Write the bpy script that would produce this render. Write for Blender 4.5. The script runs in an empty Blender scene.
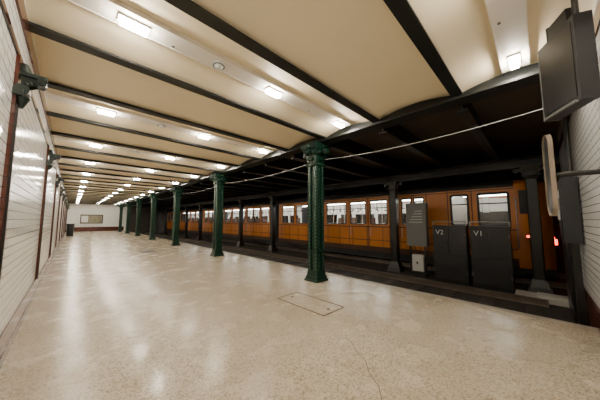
import bpy, math, random
from mathutils import Vector, Matrix
random.seed(3)
C=bpy.context.scene.collection

# ---------------- materials ----------------
def mk(name):
    m=bpy.data.materials.new(name); m.use_nodes=True
    nt=m.node_tree; b=nt.nodes['Principled BSDF']; return m,nt,b
def N(nt,t,**k):
    n=nt.nodes.new(t)
    for a,v in k.items(): setattr(n,a,v)
    return n
def pbr(name,col,rough=.5,metal=0,var=.15,scale=6,bump=0,bscale=60,emis=None,es=0,col2=None,spec=None):
    m,nt,b=mk(name)
    tc=N(nt,'ShaderNodeTexCoord'); no=N(nt,'ShaderNodeTexNoise'); no.inputs['Scale'].default_value=scale; no.inputs['Detail'].default_value=5
    nt.links.new(tc.outputs['Object'],no.inputs['Vector'])
    mx=N(nt,'ShaderNodeMix',data_type='RGBA')
    c2=col2 or tuple(c*(1-var) for c in col); c1=tuple(min(1,c*(1+var*.6)) for c in col)
    mx.inputs['A'].default_value=(*c2,1); mx.inputs['B'].default_value=(*c1,1)
    nt.links.new(no.outputs['Fac'],mx.inputs['Factor']); nt.links.new(mx.outputs['Result'],b.inputs['Base Color'])
    b.inputs['Roughness'].default_value=rough; b.inputs['Metallic'].default_value=metal
    if spec is not None: b.inputs['Specular IOR Level'].default_value=spec
    if bump:
        n2=N(nt,'ShaderNodeTexNoise'); n2.inputs['Scale'].default_value=bscale
        nt.links.new(tc.outputs['Object'],n2.inputs['Vector'])
        bp=N(nt,'ShaderNodeBump'); bp.inputs['Strength'].default_value=bump; bp.inputs['Distance'].default_value=.01
        nt.links.new(n2.outputs['Fac'],bp.inputs['Height']); nt.links.new(bp.outputs['Normal'],b.inputs['Normal'])
    if emis:
        b.inputs['Emission Color'].default_value=(*emis,1); b.inputs['Emission Strength'].default_value=es
    return m
def tile(name,col,grout,axis,w=.15,h=.075,rough=.15,off=.5,var=.06):
    m,nt,b=mk(name)
    tc=N(nt,'ShaderNodeTexCoord'); sp=N(nt,'ShaderNodeSeparateXYZ'); cb=N(nt,'ShaderNodeCombineXYZ')
    nt.links.new(tc.outputs['Object'],sp.inputs[0])
    nt.links.new(sp.outputs[axis],cb.inputs[0]); nt.links.new(sp.outputs[2],cb.inputs[1])
    br=N(nt,'ShaderNodeTexBrick'); br.offset=off
    br.inputs['Scale'].default_value=1; br.inputs['Brick Width'].default_value=w; br.inputs['Row Height'].default_value=h
    br.inputs['Mortar Size'].default_value=.004; br.inputs['Mortar Smooth'].default_value=.3
    br.inputs['Color1'].default_value=(*col,1); br.inputs['Color2'].default_value=(*[c*(1-var) for c in col],1)
    br.inputs['Mortar'].default_value=(*grout,1)
    nt.links.new(cb.outputs[0],br.inputs['Vector']); nt.links.new(br.outputs['Color'],b.inputs['Base Color'])
    bp=N(nt,'ShaderNodeBump',invert=True); bp.inputs['Strength'].default_value=.8; bp.inputs['Distance'].default_value=.006
    nt.links.new(br.outputs['Fac'],bp.inputs['Height']); nt.links.new(bp.outputs['Normal'],b.inputs['Normal'])
    b.inputs['Roughness'].default_value=rough
    return m
def terrazzo():
    m,nt,b=mk('terrazzo_floor'); L=nt.links.new
    tc=N(nt,'ShaderNodeTexCoord')
    vo=N(nt,'ShaderNodeTexVoronoi'); vo.inputs['Scale'].default_value=85; L(tc.outputs['Object'],vo.inputs['Vector'])
    r1=N(nt,'ShaderNodeValToRGB'); e=r1.color_ramp.elements
    e[0].position=0;e[0].color=(.34,.285,.205,1);e[1].position=1;e[1].color=(.70,.62,.49,1)
    x=e.new(.4);x.color=(.58,.50,.375,1); 
    sp=N(nt,'ShaderNodeSeparateColor'); L(vo.outputs['Color'],sp.inputs[0]); L(sp.outputs[0],r1.inputs[0])
    no=N(nt,'ShaderNodeTexNoise'); no.inputs['Scale'].default_value=1.1; no.inputs['Detail'].default_value=7; no.inputs['Roughness'].default_value=.6; L(tc.outputs['Object'],no.inputs['Vector'])
    r2=N(nt,'ShaderNodeValToRGB'); e=r2.color_ramp.elements
    e[0].position=.3;e[0].color=(.82,.78,.72,1);e[1].position=.62;e[1].color=(1,1,1,1)
    L(no.outputs['Fac'],r2.inputs[0])
    mx=N(nt,'ShaderNodeMix',data_type='RGBA',blend_type='MULTIPLY'); mx.inputs['Factor'].default_value=1
    L(r1.outputs[0],mx.inputs['A']); L(r2.outputs[0],mx.inputs['B']); L(mx.outputs['Result'],b.inputs['Base Color'])
    n3=N(nt,'ShaderNodeTexNoise'); n3.inputs['Scale'].default_value=3; n3.inputs['Detail'].default_value=6; L(tc.outputs['Object'],n3.inputs['Vector'])
    mr=N(nt,'ShaderNodeMapRange'); mr.inputs['From Min'].default_value=.3; mr.inputs['From Max'].default_value=.7; mr.inputs['To Min'].default_value=.15; mr.inputs['To Max'].default_value=.33
    L(n3.outputs['Fac'],mr.inputs[0]); L(mr.outputs[0],b.inputs['Roughness'])
    b.inputs['Specular IOR Level'].default_value=.5
    n4=N(nt,'ShaderNodeTexNoise'); n4.inputs['Scale'].default_value=8; n4.inputs['Detail'].default_value=4; L(tc.outputs['Object'],n4.inputs['Vector'])
    bp=N(nt,'ShaderNodeBump'); bp.inputs['Strength'].default_value=.12; bp.inputs['Distance'].default_value=.02
    L(n4.outputs['Fac'],bp.inputs['Height']); L(bp.outputs['Normal'],b.inputs['Normal'])
    return m
M={}
M['floor']=terrazzo()
M['ceil']=pbr('cream_plaster',(.93,.79,.55),.6,var=.05,scale=2)
M['tileL']=tile('white_tile_left',(.93,.93,.90),(.25,.23,.20),1,var=.04)
M['tileE']=tile('white_tile_end',(.93,.93,.91),(.22,.20,.18),0,var=.04)
M['brL']=tile('brown_tile_left',(.11,.028,.016),(.04,.02,.015),1,w=.15,h=.075,var=.35)
M['brE']=tile('brown_tile_end',(.11,.028,.016),(.04,.02,.015),0,w=.15,h=.075,var=.35)
M['black']=pbr('black_paint',(.012,.011,.010),.35,var=.4,scale=8)
M['blackbeam']=pbr('dark_green_black_paint',(.006,.008,.007),.5,var=.4,scale=8)
M['soot']=pbr('sooty_ceiling',(.075,.055,.038),.6,var=.4,scale=3)
M['green']=pbr('green_cast_iron',(.004,.028,.016),.3,metal=.1,var=.6,scale=30,bump=.25)
M['dgreen']=pbr('dark_bracket_iron',(.008,.020,.015),.35,var=.4,scale=20)
M['rivet']=pbr('green_rivet',(.06,.14,.085),.28,metal=.1,var=.3,scale=30)
M['strip']=pbr('white_channel',(.86,.80,.71),.5,var=.03)
M['led']=pbr('led_panel',(1,1,1),.4,var=0,emis=(1,.92,.78),es=215)
M['yellow']=pbr('train_ochre',(.62,.195,.012),.3,var=.18,scale=3)
M['dyellow']=pbr('train_trim_brown',(.07,.025,.007),.4,var=.3)
M['rubber']=pbr('rubber',(.015,.015,.016),.5,var=.2)
M['roof']=pbr('train_roof',(.05,.045,.04),.5,var=.3)
M['inner']=pbr('train_interior',(.80,.79,.74),.5,var=.05)
M['trainled']=pbr('train_lamp',(1,1,1),.4,var=0,emis=(1,.97,.90),es=26)
M['seat']=pbr('seat_leather',(.07,.03,.018),.5,var=.2)
M['steel']=pbr('steel',(.45,.44,.42),.35,metal=.9,var=.2)
M['rail']=pbr('rail_steel',(.22,.18,.15),.35,metal=.8,var=.3)
M['track']=pbr('track_bed',(.045,.037,.030),.9,var=.5,scale=12,bump=.8,bscale=40)
M['edge']=pbr('edge_stone',(.40,.35,.28),.5,var=.3,scale=10)
M['conc']=pbr('pale_concrete',(.55,.52,.46),.8,var=.3,scale=9,bump=.4)
M['dwall']=pbr('tunnel_wall',(.06,.05,.04),.7,var=.4,scale=3)
M['cab']=pbr('cabinet_grey_black',(.016,.016,.018),.42,var=.3,scale=5)
M['grey']=pbr('grey_enamel',(.14,.14,.135),.45,var=.1)
M['lgrey']=pbr('light_enamel',(.50,.49,.46),.45,var=.08)
M['white']=pbr('white_paint',(.8,.8,.78),.5,var=.03)
M['wood']=pbr('tan_frame',(.26,.20,.15),.4,var=.3,scale=14)
M['hatch']=pbr('hatch_frame',(.11,.08,.05),.45,metal=.3,var=.3)
M['grate']=pbr('grate_metal',(.06,.055,.05),.5,metal=.5,var=.3)
M['red']=pbr('tail_lamp',(.8,.02,.02),.3,var=0,emis=(1,.04,.02),es=9)
M['poster']=pbr('poster_print',(.30,.27,.18),.4,var=.7,scale=3)
M['screen']=pbr('mirror_face',(.05,.053,.055),.3,metal=0,var=.15)
mg,nt,b=mk('window_glass')
tr=N(nt,'ShaderNodeBsdfTransparent'); gl=N(nt,'ShaderNodeBsdfGlossy'); gl.inputs['Roughness'].default_value=.03
ms=N(nt,'ShaderNodeMixShader'); ms.inputs[0].default_value=.08
tr.inputs[0].default_value=(.82,.85,.84,1)
nt.links.new(tr.outputs[0],ms.inputs[1]); nt.links.new(gl.outputs[0],ms.inputs[2]); nt.links.new(ms.outputs[0],nt.nodes['Material Output'].inputs[0])
M['glass']=mg

# ---------------- mesh builder ----------------
class MB:
    def __init__(s): s.v=[];s.f=[];s.m=[];s.mats=[];s.sm=[]
    def mi(s,k):
        if k not in s.mats: s.mats.append(k)
        return s.mats.index(k)
    def add(s,vs,fs,k,smooth=False):
        o=len(s.v); s.v+= [tuple(v) for v in vs]; i=s.mi(k)
        for f in fs: s.f.append(tuple(o+a for a in f)); s.m.append(i); s.sm.append(smooth)
    def box(s,x0,x1,y0,y1,z0,z1,k):
        vs=[(x,y,z) for z in(z0,z1) for y in(y0,y1) for x in(x0,x1)]
        s.add(vs,[(0,2,3,1),(4,5,7,6),(0,1,5,4),(2,6,7,3),(0,4,6,2),(1,3,7,5)],k)
    def bbox(s,c,u,v,w,hu,hv,hw,k,bev=0):
        c=Vector(c);u=Vector(u).normalized();v=Vector(v).normalized();w=Vector(w).normalized()
        vs=[c+u*a*hu+v*b_*hv+w*d*hw for d in(-1,1) for b_ in(-1,1) for a in(-1,1)]
        s.add(vs,[(0,2,3,1),(4,5,7,6),(0,1,5,4),(2,6,7,3),(0,4,6,2),(1,3,7,5)],k)
    def cyl(s,p0,p1,r0,r1,k,n=14,smooth=True):
        p0=Vector(p0);p1=Vector(p1);d=(p1-p0).normalized()
        a=d.orthogonal().normalized();b_=d.cross(a)
        vs=[]
        for p,r in((p0,r0),(p1,r1)):
            for i in range(n):
                t=2*math.pi*i/n; vs.append(p+a*r*math.cos(t)+b_*r*math.sin(t))
        s.add(vs,[(i,(i+1)%n,n+(i+1)%n,n+i) for i in range(n)],k,smooth)
        s.add(vs,[tuple(range(n-1,-1,-1)),tuple(range(n,2*n))],k)
    def frus(s,cx,cy,z0,z1,a,b_,k):
        vs=[(cx+sx*h,cy+sy*h,z) for z,h in((z0,a),(z1,b_)) for sx,sy in((-1,-1),(1,-1),(1,1),(-1,1))]
        s.add(vs,[(3,2,1,0),(4,5,6,7)]+[(i,(i+1)%4,4+(i+1)%4,4+i) for i in range(4)],k)
    def prism(s,poly,o,u,v,w,th,k):
        o=Vector(o);u=Vector(u);v=Vector(v);w=Vector(w);n=len(poly)
        vs=[o+u*p[0]+v*p[1]+w*(-th/2) for p in poly]+[o+u*p[0]+v*p[1]+w*(th/2) for p in poly]
        s.add(vs,[tuple(range(n-1,-1,-1)),tuple(range(n,2*n))]+[(i,(i+1)%n,n+(i+1)%n,n+i) for i in range(n)],k)
    def dome(s,c,nrm,r,k):
        c=Vector(c);nrm=Vector(nrm);a=nrm.orthogonal().normalized();b_=nrm.cross(a);n=6
        vs=[c+a*r*math.cos(i*math.pi/3)+b_*r*math.sin(i*math.pi/3) for i in range(n)]
        vs+=[c+nrm*r*.6+(a*math.cos(i*math.pi/3)+b_*math.sin(i*math.pi/3))*r*.6 for i in range(n)]+[c+nrm*r*.8]
        s.add(vs,[(i,(i+1)%n,n+(i+1)%n,n+i) for i in range(n)]+[(n+i,n+(i+1)%n,2*n) for i in range(n)],k,True)
    def tube(s,pts,r,k,n=8):
        for a,b_ in zip(pts[:-1],pts[1:]): s.cyl(a,b_,r,r,k,n)
    def obj(s,name,parent=None,loc=None):
        me=bpy.data.meshes.new(name); me.from_pydata(s.v,[],s.f)
        for k in s.mats: me.materials.append(M[k])
        me.polygons.foreach_set('material_index',s.m); me.polygons.foreach_set('use_smooth',s.sm); me.update()
        o=bpy.data.objects.new(name,me); C.objects.link(o)
        if parent: o.parent=parent
        if loc: o.location=loc
        return o
def dup(o,loc,name=None):
    d=bpy.data.objects.new(name or o.name.split('.')[0],o.data); C.objects.link(d); d.location=loc; return d
def empty(name,loc=(0,0,0)):
    e=bpy.data.objects.new(name,None); C.objects.link(e); e.location=loc; return e

XL=-.36; YE=-.4; YB=33.0; XG=3.55; XP=4.25; XC=7.54; XR=10.7; ZT=-.4
BS=1.115; B0=.63
# ---------------- shell ----------------
m=MB(); m.box(XL,XP-.12,YE,YB,-.5,0,'floor'); m.box(XP-.12,XP,YE,YB,-.5,0,'edge'); m.obj('floor')
m=MB(); m.box(XP,XR,-6,YB,-.6,ZT,'track'); m.obj('floor_track')
m=MB(); m.box(XL-.2,XL,YE-.2,YB,-.5,3.1,'tileL'); m.obj('wall_left')
m=MB(); m.box(XL-.2,7.3,YE-.2,YE,-.6,3.1,'tileE'); m.obj('wall_end')
m=MB(); m.box(XL-.2,XP+.3,YB,YB+.2,-.6,3.1,'tileE'); m.box(XP+.3,XR,YB,YB+.2,-.6,3.1,'dwall'); m.obj('wall_back')
m=MB(); m.box(XR,XR+.2,-6,YB,-.6,3.1,'dwall'); m.obj('wall_right')
m=MB(); m.box(7.3,XR+.2,-6.2,-6,-.6,3.1,'dwall'); m.box(7.1,7.3,-6,YE-.2,-.6,3.1,'dwall'); m.obj('wall_tunnel')
m=MB(); y=B0-BS
while y<YB:
    n=10
    vs=[]
    for i in range(n+1):
        t=i/n; yy=y+BS*t; z=2.83+.085*(1-(2*t-1)**2); yy=min(max(yy,YE),YB)
        vs+=[(XL,yy,z),(XG+.05,yy,z)]
    m.add(vs,[(2*i,2*i+1,2*i+3,2*i+2) for i in range(n)],'ceil',True); y+=BS
m.box(XL,XG+.05,YE,YB,3.05,3.1,'ceil'); m.obj('ceiling')
m=MB(); m.box(XG+.12,XR,-6,YB,3.0,3.1,'soot'); m.obj('ceiling_track')
m=MB(); y=B0
while y<YB-.1:
    m.box(XL,XG,y-.06,y+.06,2.79,2.808,'blackbeam'); m.box(XL,XG,y-.02,y+.02,2.808,2.86,'blackbeam'); y+=BS
m.obj('ceiling_beams')
m=MB(); y=B0
while y<YB-.1:
    m.box(XG+.12,XR,y-.07,y+.07,2.66,2.685,'black'); m.box(XG+.12,XR,y-.015,y+.015,2.685,3.0,'black'); y+=BS
m.obj('track_ceiling_beams')
m=MB()
m.box(XG-.13,XG+.13,YE,YB,2.74,2.77,'blackbeam'); m.box(XG-.03,XG+.03,YE,YB,2.77,3.04,'blackbeam'); m.box(XG-.1,XG+.1,YE,YB,2.77,2.79,'blackbeam')
y=B0-BS/2
while y<YB:
    for q in range(6):
        yy=y+q*BS/6
        if YE+.05<yy<YB-.05: m.dome((XG-.10,yy,2.74),(0,0,-1),.014,'blackbeam')
    y+=BS
m.obj('platform_girder')
m=MB(); m.box(XC-.14,XC+.14,-5.98,YB,2.42,2.45,'black'); m.box(XC-.03,XC+.03,-5.98,YB,2.45,2.64,'black'); m.box(XC-.14,XC+.14,-5.98,YB,2.62,2.65,'black'); m.obj('track_girder')

m=MB()
m.box(XL,XL+.012,YE,YB,0,.27,'brL'); m.box(XL,XL+.02,YE,YB,0,.09,'brL'); m.obj('baseboard_left')
m=MB(); m.box(XL,XL+.015,YE,YB,2.66,2.785,'brL'); m.box(XL,XL+.012,YE,YB,2.40,2.44,'brL'); m.obj('trim_1')
m=MB(); m.box(XP+.0,7.3,YE,YE+.012,ZT,.27,'brE'); m.box(XL+.02,XP,YE,YE+.012,0,.27,'brE'); m.obj('baseboard_end')
m=MB(); m.box(XL+.02,7.3,YE,YE+.012,2.60,2.73,'brE'); m.obj('trim_2')
m=MB(); m.box(XL+.02,XP,YB-.015,YB,0,.45,'brE'); m.obj('baseboard_back')
PY=[2.62+2.98*i for i in range(10)]
def scroll(mb,o,u,v,w,s,th,k):
    pts=[(0,0)]
    for i in range(9):
        t=i/8*math.pi/2; pts.append((s*(1-math.cos(t))*.95+ .02, s*math.sin(t)*.95))
    pts+= [(s,s),(0,s)]
    mb.prism(pts,o,u,v,w,th,k)
    o=Vector(o);u=Vector(u);v=Vector(v);w=Vector(w)
    c=o+u*(s*.8)+v*(s*.78); mb.cyl(c-w*th,c+w*th,s*.24,s*.24,k,12)
    c=o+u*(s*.16)+v*(s*.16); mb.cyl(c-w*th,c+w*th,s*.18,s*.18,k,12)
    c=o+u*(s*.8)+v*(s*.78); mb.cyl(c-w*th*1.4,c+w*th*1.4,s*.10,s*.10,'dgreen',10)
m=MB()
m.box(0,.02,-.045,.045,.27,2.40,'brL')
m.box(.02,.032,-.014,.014,.27,2.1,'black')
m.box(0,.05,-.06,.06,2.1,2.15,'dgreen')
scroll(m,(.03,0,2.14),(1,0,0),(0,0,1),(0,1,0),.125,.04,'dgreen')
m.cyl((.04,-.05,2.15),(.04,.05,2.15),.04,.04,'dgreen'); m.box(0,.16,-.04,.04,2.262,2.29,'dgreen')
for q in range(5): m.dome((.06+.02*q,.045,2.2+.012*q),(0,1,0),.018,'dgreen'); m.dome((.06+.02*q,-.02,2.2+.012*q),(0,-1,0),.018,'dgreen')
m.cyl((.04,0,2.29),(.04,0,2.36),.045,.02,'dgreen'); m.cyl((.04,0,2.02),(.04,0,2.1),.012,.045,'dgreen')
pl=m.obj('wall_bracket_pilaster',loc=(XL+.0,PY[0],0))
for p in PY[1:]: dup(pl,(XL,p,0))

# ---------------- green columns ----------------
m=MB(); a=.115
m.frus(0,0,0,.04,.17,.17,'green'); m.frus(0,0,.04,.10,.155,.145,'green'); m.frus(0,0,.10,.2,.135,a+.005,'green')
m.box(-a+.03,a-.03,-a+.03,a-.03,.2,2.4,'green')
for sx in(-1,1):
    for sy in(-1,1):
        x0,x1=sorted((sx*a,sx*(a-.014))); y0,y1=sorted((sy*a,sy*(a-.07)))
        m.box(x0,x1,y0,y1,.18,2.42,'green')
        x0,x1=sorted((sx*a,sx*(a-.07))); y0,y1=sorted((sy*a,sy*(a-.014)))
        m.box(x0,x1,y0,y1,.18,2.42,'green')
z=.24
while z<2.36:
    for t in(-1,1):
        o=t*(a-.035)
        m.dome((a,o,z),(1,0,0),.015,'rivet'); m.dome((-a,o,z),(-1,0,0),.015,'rivet')
        m.dome((o,a,z),(0,1,0),.015,'rivet'); m.dome((o,-a,z),(0,-1,0),.015,'rivet')
    for d in((1,0,0),(-1,0,0),(0,1,0),(0,-1,0)):
        p=Vector(d)*(a-.03)+Vector((0,0,z+.035)); m.dome(p,d,.014,'rivet')
    z+=.07
m.frus(0,0,.55,.6,a+.012,a+.012,'green')
m.frus(0,0,2.28,2.31,a+.01,a+.03,'green'); m.frus(0,0,2.31,2.35,a+.03,a+.02,'green')
m.frus(0,0,2.35,2.62,a,a+.05,'green'); m.frus(0,0,2.62,2.66,.19,.21,'green'); m.frus(0,0,2.66,2.74,.21,.24,'green')
for d in((1,0,0),(-1,0,0),(0,1,0),(0,-1,0)):
    D=Vector(d);W=D.cross(Vector((0,0,1)))
    scroll(m,D*(a-.01)+Vector((0,0,2.4)),D,(0,0,1),W,.21,.05,'green')
    for q in(-1,1):
        c=D*(a+.06)+W*q*.1+Vector((0,0,2.56)); m.cyl(c-D*.03,c+D*.03,.045,.045,'green',10)
        m.dome(c+D*.03,d,.02,'rivet')
    for q in range(5):
        m.dome(D*(a+.02)+W*(q-2)*.045+Vector((0,0,2.33)),d,.012,'rivet')
    m.dome(D*(.22)+Vector((0,0,2.70)),d,.03,'rivet')
col=m.obj('platform_column',loc=(XG,3.16,0))
for i in range(1,7): dup(col,(XG,3.16+4.44*i,0))

m=MB()
m.frus(0,0,ZT,ZT+.15,.2,.17,'black'); m.frus(0,0,ZT+.15,ZT+.3,.15,.11,'black')
m.box(-.1,.1,-.10,-.085,ZT+.2,2.36,'black'); m.box(-.1,.1,.085,.10,ZT+.2,2.36,'black'); m.box(-.012,.012,-.09,.09,ZT+.2,2.36,'black')
m.box(-.1,-.088,-.1,.1,ZT+.2,2.3,'black'); m.frus(0,0,2.12,2.2,.11,.14,'black'); m.frus(0,0,2.3,2.419,.13,.17,'black')
z=0
while z<2.1:
    m.dome((-.1,-.07,z),(-1,0,0),.012,'black'); m.dome((-.1,.07,z),(-1,0,0),.012,'black'); z+=.09
for q in(-1,1): scroll(m,(0,q*.09,2.18),(0,q,0),(0,0,1),(1,0,0),.2,.05,'black')
tc_=m.obj('track_column',loc=(XC-.14,.05,0))
for i in range(1,11): dup(tc_,(XC-.14,.05+3.17*i,0))

# ---------------- ceiling light strips ----------------
m=MB(); m.box(XL,XG-.14,-.10,.10,2.87,2.915,'strip'); m.box(XL,XG-.14,-.112,-.10,2.865,2.912,'strip'); m.box(XL,XG-.14,.10,.112,2.865,2.912,'strip')
for x in(.28,1.77,3.2):
    m.box(x-.11,x+.11,-.046,.046,2.85,2.87,'strip'); m.box(x-.095,x+.095,-.034,.034,2.813,2.85,'led')
m.cyl((1.03,0,2.87),(1.03,0,2.845),.06,.06,'white',18); m.cyl((1.03,0,2.845),(1.03,0,2.815),.05,.03,'white',18); m.cyl((1.03,0,2.847),(1.03,0,2.843),.063,.063,'grey',18)
for x in(.6,2.5): m.cyl((x,.06,2.87),(x,.06,2.862),.012,.012,'grey',8)
ls=m.obj('ceiling_light_strip',loc=(0,.07,0))
for i in range(1,15): dup(ls,(0,.07+2.23*i,0))

# ---------------- hatches ----------------
m=MB(); m.box(2.33,2.75,1.95,2.87,-.01,.001,'floor')
for (x0,x1,y0,y1) in((2.32,2.335,1.94,2.88),(2.745,2.76,1.94,2.88),(2.32,2.76,1.94,1.955),(2.32,2.76,2.865,2.88)): m.box(x0,x1,y0,y1,-.01,.004,'hatch')
for q in(2.05,2.77): m.cyl((2.54,q,-.005),(2.54,q,.005),.02,.02,'hatch')
m.obj('floor_hatch')
m=MB(); m.box(1.9,2.4,10.1,10.9,-.01,.003,'grate')
for i in range(9): m.box(1.92+i*.055,1.94+i*.055,10.12,10.88,.003,.006,'hatch')
m.obj('floor_grate')
m=MB(); pts=[(2.08,1.46),(2.02,1.33),(1.93,1.24),(1.86,1.10),(1.74,1.0),(1.66,.88),(1.52,.78),(1.45,.66)]
for (p,q) in zip(pts[:-1],pts[1:]):
    d=Vector((q[0]-p[0],q[1]-p[1],0)).normalized(); w=Vector((-d.y,d.x,0))*.003
    P=Vector((*p,.001));Q=Vector((*q,.001)); m.add([P-w,Q-w,Q+w,P+w],[(0,1,2,3)],'hatch')
m.obj('floor_crack')

for X,nm in((4.9,'track_near'),(8.3,'track_far')):
    m=MB()
    y1=YB-.02; y0=YE+.35 if nm=='track_near' else -5.95
    for x in(X,X+1.435):
        m.box(x-.06,x+.06,y0,y1,ZT,ZT+.02,'rail'); m.box(x-.012,x+.012,y0,y1,ZT+.02,ZT+.1,'rail'); m.box(x-.035,x+.035,y0,y1,ZT+.1,ZT+.13,'rail')
    y=y0+.2
    while y<y1:
        m.box(X-.2,X+1.62,y-.1,y+.1,ZT,ZT+.012,'dwall'); y+=.65
    m.obj(nm)
m=MB(); m.box(6.58,7.0,YE+.015,.42,ZT,ZT+.09,'conc'); m.box(6.62,6.9,YE+.015,.1,ZT+.09,ZT+.13,'conc'); m.obj('concrete_plinth')
m=MB()
for z in(1.05,1.12,1.22): m.tube([(XR-.05,-5,z),(XR-.05,YB-.1,z)],.02,'black')
m.obj('tunnel_cables')

# ---------------- train ----------------
T=empty('metro_train')
X0=7.92; X1=10.25; TY0=.38; TY1=30.2; ZB=.02; W0=1.02; W1=1.93; ZS=2.06
wins=[(.47,1.14,'w'),(1.32,1.78,'w'),(2.48,2.80,'d'),(2.86,3.2,'d'),(3.68,4.36,'w'),(4.52,5.22,'w'),(5.40,6.42,'w'),(6.62,7.3,'w'),(7.55,8.35,'w'),(8.5,9.4,'w'),
 (10.55,11.3,'w'),(11.5,12.15,'d'),(12.2,12.85,'d'),(13.1,13.6,'w'),(13.75,14.75,'w'),(14.95,15.9,'w'),(16.1,17.1,'w'),(17.3,17.95,'d'),(18.0,18.65,'d'),(18.85,19.5,'w'),
 (20.7,21.5,'w'),(21.7,22.7,'w'),(22.9,23.9,'w'),(24.1,24.75,'d'),(24.8,25.45,'d'),(25.7,26.7,'w'),(26.9,27.8,'w'),(28.1,28.9,'w'),(29.1,29.8,'w')]
gaps=[(9.7,10.2),(19.9,20.4)]
def rr(y0,y1,z0,z1,r,n=5):
    P=[]
    for cy,cz,a0 in((y1-r,z1-r,0),(y0+r,z1-r,90),(y0+r,z0+r,180),(y1-r,z0+r,270)):
        for i in range(n+1):
            t=math.radians(a0+90*i/n); P.append((cy+r*math.cos(t),cz+r*math.sin(t)))
    return P
def ring(mb,x0,x1,po,pi,k):
    n=len(po); vs=[(x0,*p) for p in po]+[(x0,*p) for p in pi]+[(x1,*p) for p in po]+[(x1,*p) for p in pi]
    fs=[]
    for i in range(n):
        j=(i+1)%n; fs+=[(i,j,n+j,n+i),(n+i,n+j,3*n+j,3*n+i),(2*n+i,3*n+i,3*n+j,2*n+j),(i,2*n+i,2*n+j,j)]
    mb.add(vs,fs,k)
def squarept(P,y0,y1,z0,z1,n=5):
    Q=[]
    for i,(cy,cz) in enumerate(((y1,z1),(y0,z1),(y0,z0),(y1,z0))):
        for j in range(n+1):
            p=P[i*(n+1)+j]
            f=j/n
            if f<=.5: Q.append((cy,p[1]) if i%2==0 else (p[0],cz))
            else: Q.append((p[0],cz) if i%2==0 else (cy,p[1]))
        Q[i*(n+1)+n//2]=(cy,cz)
    return Q
m=MB(); g=MB()
for X,sg in((X0,1),(X1,-1)):
    xa,xb=(X,X+.05) if sg>0 else (X-.05,X)
    k='yellow'
    segs=[];y=TY0
    for ga in gaps+[(TY1,TY1)]: segs.append((y,ga[0])); y=ga[1]
    for s0,s1 in segs:
        m.box(xa,xb,s0,s1,ZB,W0,k); m.box(xa,xb,s0,s1,W1,ZS,k)
        ws=[w for w in wins if w[0]>=s0 and w[1]<=s1]
        y=s0
        for w in ws+[(s1,s1,'')]:
            if w[0]>y: m.box(xa,xb,y,w[0],W0,W1,k)
            y=w[1]
        for w in ws:
            P=rr(w[0],w[1],W0,W1,.07)
            ring(m,xa,xb,squarept(P,w[0],w[1],W0,W1),P,k)
            fw=.05 if w[1]<2 else .034
            Pi=rr(w[0]+fw,w[1]-fw,W0+fw,W1-fw,.055)
            xo=X-.010*sg
            ring(m,min(xo,xo+.03*sg),max(xo,xo+.03*sg),P,Pi,'rubber')
            if w[2]=='w': m.box(min(X+.01*sg,X+.03*sg),max(X+.01*sg,X+.03*sg),w[0]+.02,w[1]-.02,W1-.31,W1-.28,'rubber')
            xg=X+.02*sg; g.add([(xg,w[0],W0),(xg,w[1],W0),(xg,w[1],W1),(xg,w[0],W1)],[(0,1,2,3)],'glass')
            if sg>0:
                xs=X-.004
                if w[2]=='d' or w[0] in(3.68,4.52,1.32):
                    for yy in(w[0]-.06,w[1]+.06): m.box(xs,X,yy-.01,yy+.01,.08,2.02,'rubber')
                    m.box(X-.03,X-.01,w[1]-.02,w[1]+.0,.6,.92,'steel')
            else:
                m.box(X-.075,X-.06,w[0]+.01,w[1]-.01,W1-.45,W1,'inner')
        if sg>0:
            m.box(X+.05,X+.06,s0,s1,.12,W0,'inner'); m.box(X+.05,X+.06,s0,s1,W1,1.99,'inner')
            m.box(X-.012,X,s0,s1,.93,.965,'dyellow'); m.box(X-.012,X,s0,s1,.45,.475,'dyellow'); m.box(X-.012,X,s0,s1,W1+.055,W1+.075,'dyellow')
            m.box(X-.008,X,s0,s1,.07,.24,'dyellow')
            m.box(X-.02,X,s0,s1,ZB,.07,'rubber')
            yy=s0+.4
            while yy<s1:
                m.box(X-.006,X,yy-.009,yy+.009,.24,.93,'dyellow'); yy+=.62
        else:
            m.box(X-.06,X-.05,s0,s1,.12,W0,'inner')
            y=s0
            for w in ws+[(s1,s1,'')]:
                if w[0]>y: m.box(X-.06,X-.05,y,w[0],W0,1.99,'inner')
                y=w[1]
    for (a0,a1) in gaps:
        for i in range(6):
            yy=a0+(a1-a0)*(i+.5)/6; m.box(min(X+.05*sg,X+.12*sg) if i%2 else min(X+.0*sg,X+.12*sg),max(X+.0*sg,X+.12*sg),yy-.03,yy+.03,.05,ZS,'rubber')
n=14; prof=[]
for i in range(n+1):
    t=math.pi*i/n; c=math.cos(t); s_=math.sin(t)
    xx=(X0+X1)/2-(X1-X0)/2*math.copysign(abs(c)**.55,c); prof.append((xx,ZS+.2*s_**.7 if s_>1e-6 else ZS))
vs=[(p[0],TY0,p[1]) for p in prof]+[(p[0],TY1,p[1]) for p in prof]
m.add(vs,[(i,i+1,n+2+i,n+1+i) for i in range(n)],'roof',True)
m.box(X0+.05,X1-.05,TY0,TY1,1.99,2.02,'inner'); m.box(X0+.05,X1-.05,TY0,TY1,.05,.12,'roof')
m.box(X0-.01,X0+.03,TY0,TY1,ZS-.02,ZS+.015,'rubber')
m.obj('body',T); g.obj('window_glass',T)
m=MB()
def outline(sx,zt):
    P=[]; cx=(X0+X1)/2
    for (x,z) in [(X0,ZB)]+[(X0,.5),(X0,1.0),(X0,1.6)]+prof+[(X1,1.6),(X1,1.0),(X1,.5),(X1,ZB)]:
        P.append((cx+(x-cx)*sx, ZB+(z-ZB)*zt))
    return P
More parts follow.
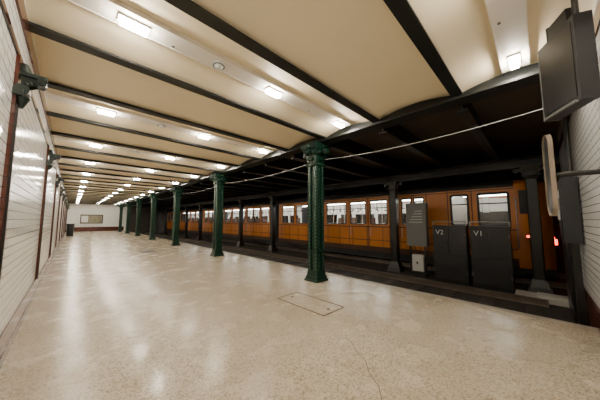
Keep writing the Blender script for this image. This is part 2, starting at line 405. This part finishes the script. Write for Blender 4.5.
st=[(TY0,1,1),(.25,.995,1),(.08,.975,.995),(-.08,.93,.98),(-.2,.85,.955),(-.25,.78,.93)]
rows=[[(x,y,z) for x,z in outline(sx,zt)] for y,sx,zt in st]; nn=len(rows[0])
vs=[v for r in rows for v in r]
fs=[(r*nn+i,r*nn+i+1,(r+1)*nn+i+1,(r+1)*nn+i) for r in range(len(rows)-1) for i in range(nn-1)]
m.add(vs,fs,'yellow',True); m.add(rows[-1],[tuple(range(nn))],'yellow')
m.box(8.2,9.97,-.27,-.25,1.05,1.85,'rubber'); m.box(8.3,8.6,-.30,-.25,.6,.72,'red'); m.box(9.6,9.85,-.30,-.25,.6,.72,'red')
m.cyl((X0+.02,.19,.80),(X0-.045,.185,.80),.05,.045,'rubber'); m.cyl((X0-.03,.185,.80),(X0-.055,.185,.80),.034,.03,'red')
m.box(X0-.012,X0+.03,.14,.30,1.35,1.93,'rubber')
m.box(8.0,10.1,-.2,.4,-.1,.05,'rubber')
m.tube([(X0-.03,.36,.5),(X0-.05,.36,.55),(X0-.05,.36,1.7),(X0-.03,.36,1.75)],.012,'steel')
m.obj('cab_nose',T)
m=MB(); m.box(X0+.12,X1-.12,.3,TY1-.1,-.18,.05,'rubber')
for yc in(1.6,8.2,11.8,18.4,22.,28.6):
    m.box(X0+.1,X0+.2,yc-.75,yc+.75,-.2,.0,'black')
    for dy in(-.5,.5):
        for xx in(8.3,9.735):
            m.cyl((xx-.05,yc+dy,-.02),(xx+.05,yc+dy,-.02),.25,.25,'rail',20)
        m.cyl((X0+.06,yc+dy,-.02),(X0+.12,yc+dy,-.02),.08,.08,'black')
m.obj('bogies',T)
m=MB()
for (a0,a1) in((.55,1.75),(1.9,9.5),(10.4,19.7),(20.6,30)):
    for xx in(8.55,9.6): m.box(xx-(.02 if a1<1.8 else .06),xx+(.02 if a1<1.8 else .06),a0,a1,1.965,1.99,'trainled')
    if a1<1.8: continue
    y=a0+.5
    for xx in(8.35,9.8): m.cyl((xx,a0+.3,1.82),(xx,a1-.3,1.82),.014,.014,'steel',8)
    while y<a1-1.3:
        m.cyl((8.35,y,.12),(8.35,y,1.99),.02,.02,'steel',8); m.cyl((9.8,y,.12),(9.8,y,1.99),.02,.02,'steel',8)
        for q in range(4):
            for xx in(8.35,9.8): m.box(xx-.005,xx+.005,y+.2+q*.35,y+.22+q*.35,1.62,1.81,'seat'); m.box(xx-.01,xx+.01,y+.15+q*.35,y+.27+q*.35,1.58,1.62,'seat')
        for xx in(X0+.12,X1-.62): m.box(xx,xx+.5,y+.3,y+1.2,.45,.55,'seat'); m.box(xx,xx+.5,y+1.2,y+1.26,.45,1.30,'seat')
        for xx in(X0+.12,X1-.62): m.box(xx+.1,xx+.4,y+.4,y+1.1,.12,.45,'inner')
        y+=1.7
m.box(X0+.06,X1-.08,1.82,1.86,.1,1.99,'inner'); m.box(8.2,9.8,.5,.9,.12,.95,'cab')
m.box(8.6,9.0,1.0,1.4,.5,.58,'seat'); m.box(8.6,9.0,1.38,1.46,.58,1.35,'seat'); m.cyl((8.8,1.2,.12),(8.8,1.2,.5),.05,.05,'black')
m.box(X1-.14,X1-.09,.6,1.5,.9,1.45,'cab')
m.obj('interior',T)
m=MB(); m.box(X0+.6,X1-.6,6,9,2.25,2.32,'roof'); m.box(X0+.6,X1-.6,15,18,2.25,2.32,'roof'); m.obj('roof_equipment',T)

def cabinet(y0,y1,label):
    e=empty('equipment_cabinet',(6.98,(y0+y1)/2,ZT)); h=1.42; w=(y1-y0)/2-.02
    m=MB(); m.box(-.02,.3,-w,w,0,.1,'black'); m.box(0,.28,-w,w,.1,h,'cab'); m.box(-.03,.3,-w-.015,w+.015,h,h+.03,'cab')
    m.box(-.015,0,-w+.03,w-.03,.14,h-.72,'cab'); m.box(-.015,0,-w+.03,-.01,h-.68,h-.05,'cab'); m.box(-.015,0,.01,w-.03,h-.68,h-.05,'cab')
    for s in(-1,1): m.box(-.035,-.015,s*.05-.01,s*.05+.01,h-.45,h-.38,'black')
    for i in range(7): m.box(-.02,-.012,-w+.1,w-.1,.25+i*.03,.262+i*.03,'black')
    m.tube([(.02,-w,h+.03),(.02,-w,h+.13),(.02,w,h+.13),(.02,w,h+.03)],.012,'steel')
    for s in(-1,1):
        for z in(.3,h-.2): m.cyl((-.02,s*(w-.015),z-.04),(-.02,s*(w-.015),z+.04),.012,.012,'grey',8)
    m.obj('body',e)
    cu=bpy.data.curves.new('label','FONT'); cu.body=label; cu.size=.17; cu.extrude=.002; cu.materials.append(M['white'])
    t=bpy.data.objects.new('label',cu); C.objects.link(t); t.parent=e; t.rotation_euler=(math.pi/2,0,-math.pi/2); t.location=(-.02,w-.07,h-.2)
cabinet(.43,1.2,'V1'); cabinet(1.24,2.02,'V2')
m=MB(); e=(7.1,2.47,ZT)
m.box(0,.22,-.27,.27,.85,2.08,'grey'); m.box(-.01,0,-.23,.23,1.45,2.02,'grey'); m.box(-.01,0,-.23,.23,.9,1.4,'grey')
for i in range(5): m.box(-.014,-.01,-.18,.18-.04*i,1.52+i*.08,1.54+i*.08,'lgrey')
m.box(0,.2,-.22,.22,.0,.12,'black')
for s in(-1,1): m.box(.05,.1,s*.2-.02,s*.2+.02,.1,.86,'black')
m.box(.0,.16,-.16,.14,.15,.6,'lgrey'); m.box(-.01,0,-.12,.1,.2,.55,'lgrey'); m.box(-.02,-.01,-.02,.02,.35,.42,'black')
m.obj('information_cabinet',loc=e)

# ---------------- right side gear ----------------
u=Vector((-.90,-.43,0)).normalized(); w=Vector((-.43,.90,0)).normalized()
A=Vector((2.78,-.10,0))
m=MB(); c=A+u*.195-w*.04+Vector((0,0,2.33))
m.bbox(c,u,w,(0,0,1),.195,.05,.31,'cab'); m.bbox(c+w*.052,u,w,(0,0,1),.168,.004,.275,'black')
m.bbox(c-u*.197,u,w,(0,0,1),.006,.052,.312,'grey')
m.bbox(c+w*.055-Vector((0,0,.305)),u,w,(0,0,1),.165,.01,.008,'grey')
for q in(-.14,.14): m.cyl(c+u*q+Vector((0,0,.30)),Vector((c.x+u.x*q,c.y+u.y*q,2.79)),.018,.018,'black')
m.bbox((c.x,c.y,2.70),u,w,(0,0,1),.10,.03,.06,'black')
m.obj('hanging_display_cabinet')
o=Vector((2.76,-.09,1.56))
u2=Vector((-.98,-.10,0)).normalized(); w2=Vector((-.10,.98,0)).normalized()
def rr2(hw,hh,r,n=6): return rr(-hw,hw,-hh,hh,r,n)
m=MB()
Po=rr2(.135,.33,.11); Pi=rr2(.126,.321,.101)
def P3(p,d): return o+u2*p[0]+Vector((0,0,p[1]))+w2*d
n=len(Po); vs=[P3(p,-.014) for p in Po]+[P3(p,.014) for p in Po]+[P3(p,.014) for p in Pi]+[P3(p,.006) for p in Pi]
fs=[tuple(range(n-1,-1,-1))]
for i in range(n):
    j=(i+1)%n; fs+=[(i,j,n+j,n+i),(n+i,n+j,2*n+j,2*n+i),(2*n+i,2*n+j,3*n+j,3*n+i)]
m.add(vs,fs,'wood'); m.add([P3(p,.007) for p in Pi],[tuple(range(n))],'screen')
m.cyl(o-w2*.014,(o.x+.05,YE+.02,o.z),.02,.02,'black'); m.box(o.x-.01,o.x+.11,YE+.002,YE+.02,o.z-.1,o.z+.1,'black')
m.obj('platform_mirror')
m=MB()
m.box(4.6,5.2,YE+.012,YE+.17,.9,1.75,'cab'); m.box(4.65,5.15,YE+.17,YE+.18,.95,1.7,'black'); m.box(4.85,4.9,YE+.18,YE+.2,1.2,1.4,'steel')
for x in(4.75,5.0): m.cyl((x,YE+.05,1.75),(x,YE+.05,2.6),.02,.02,'black')
m.box(4.85,4.95,YE+.03,YE+.10,0-.4,.9,'black')
m.box(4.68,4.9,YE+.18,YE+.184,1.5,1.6,'white')
m.obj('fuse_box')
m=MB(); m.box(5.5,6.5,YE+.013,YE+.1,ZT,1.9,'black')
for i in range(8): m.box(5.55,6.45,YE+.1,YE+.11,-.1+i*.24,.08+i*.24,'cab')
m.obj('signal_relay_cabinet')
m=MB(); pts=[]
for i in range(0,9):
    yA=-.35 if i==0 else 3.16+4.44*(i-1)
    yB=3.16+4.44*i
    if yB>YB-.2: yB=YB-.2
    for k in range(9):
        t=k/8; y=yA+(yB-yA)*t; pts.append((3.72,y,2.47-.09*4*t*(1-t)))
    if yB>=YB-.2: break
m.tube(pts,.0035,'white',6); m.obj('hanging_cable')
m=MB(); m.box(.6,2.4,YB-.03,YB-.016,.8,1.75,'black'); m.box(.68,2.32,YB-.04,YB-.03,.88,1.67,'poster'); m.box(.68,1.2,YB-.045,YB-.04,.95,1.6,'white'); m.obj('framed_poster')
m=MB(); m.frus(-.05,24,0,.08,.2,.2,'black'); m.cyl((-.05,24,.08),(-.05,24,.85),.19,.21,'cab'); m.cyl((-.05,24,.85),(-.05,24,.92),.23,.2,'black'); m.obj('litter_bin')

w_=bpy.data.worlds.new('world'); bpy.context.scene.world=w_; w_.use_nodes=True
w_.node_tree.nodes['Background'].inputs[0].default_value=(.8,.7,.6,1); w_.node_tree.nodes['Background'].inputs[1].default_value=.02
cam=bpy.data.cameras.new('camera'); co=bpy.data.objects.new('camera',cam); C.objects.link(co)
cam.sensor_width=36; cam.lens=232/600*36; cam.clip_start=.02
co.location=(0,0,1.2); co.rotation_euler=(math.radians(94.88),0,math.radians(-44.4))
bpy.context.scene.camera=co
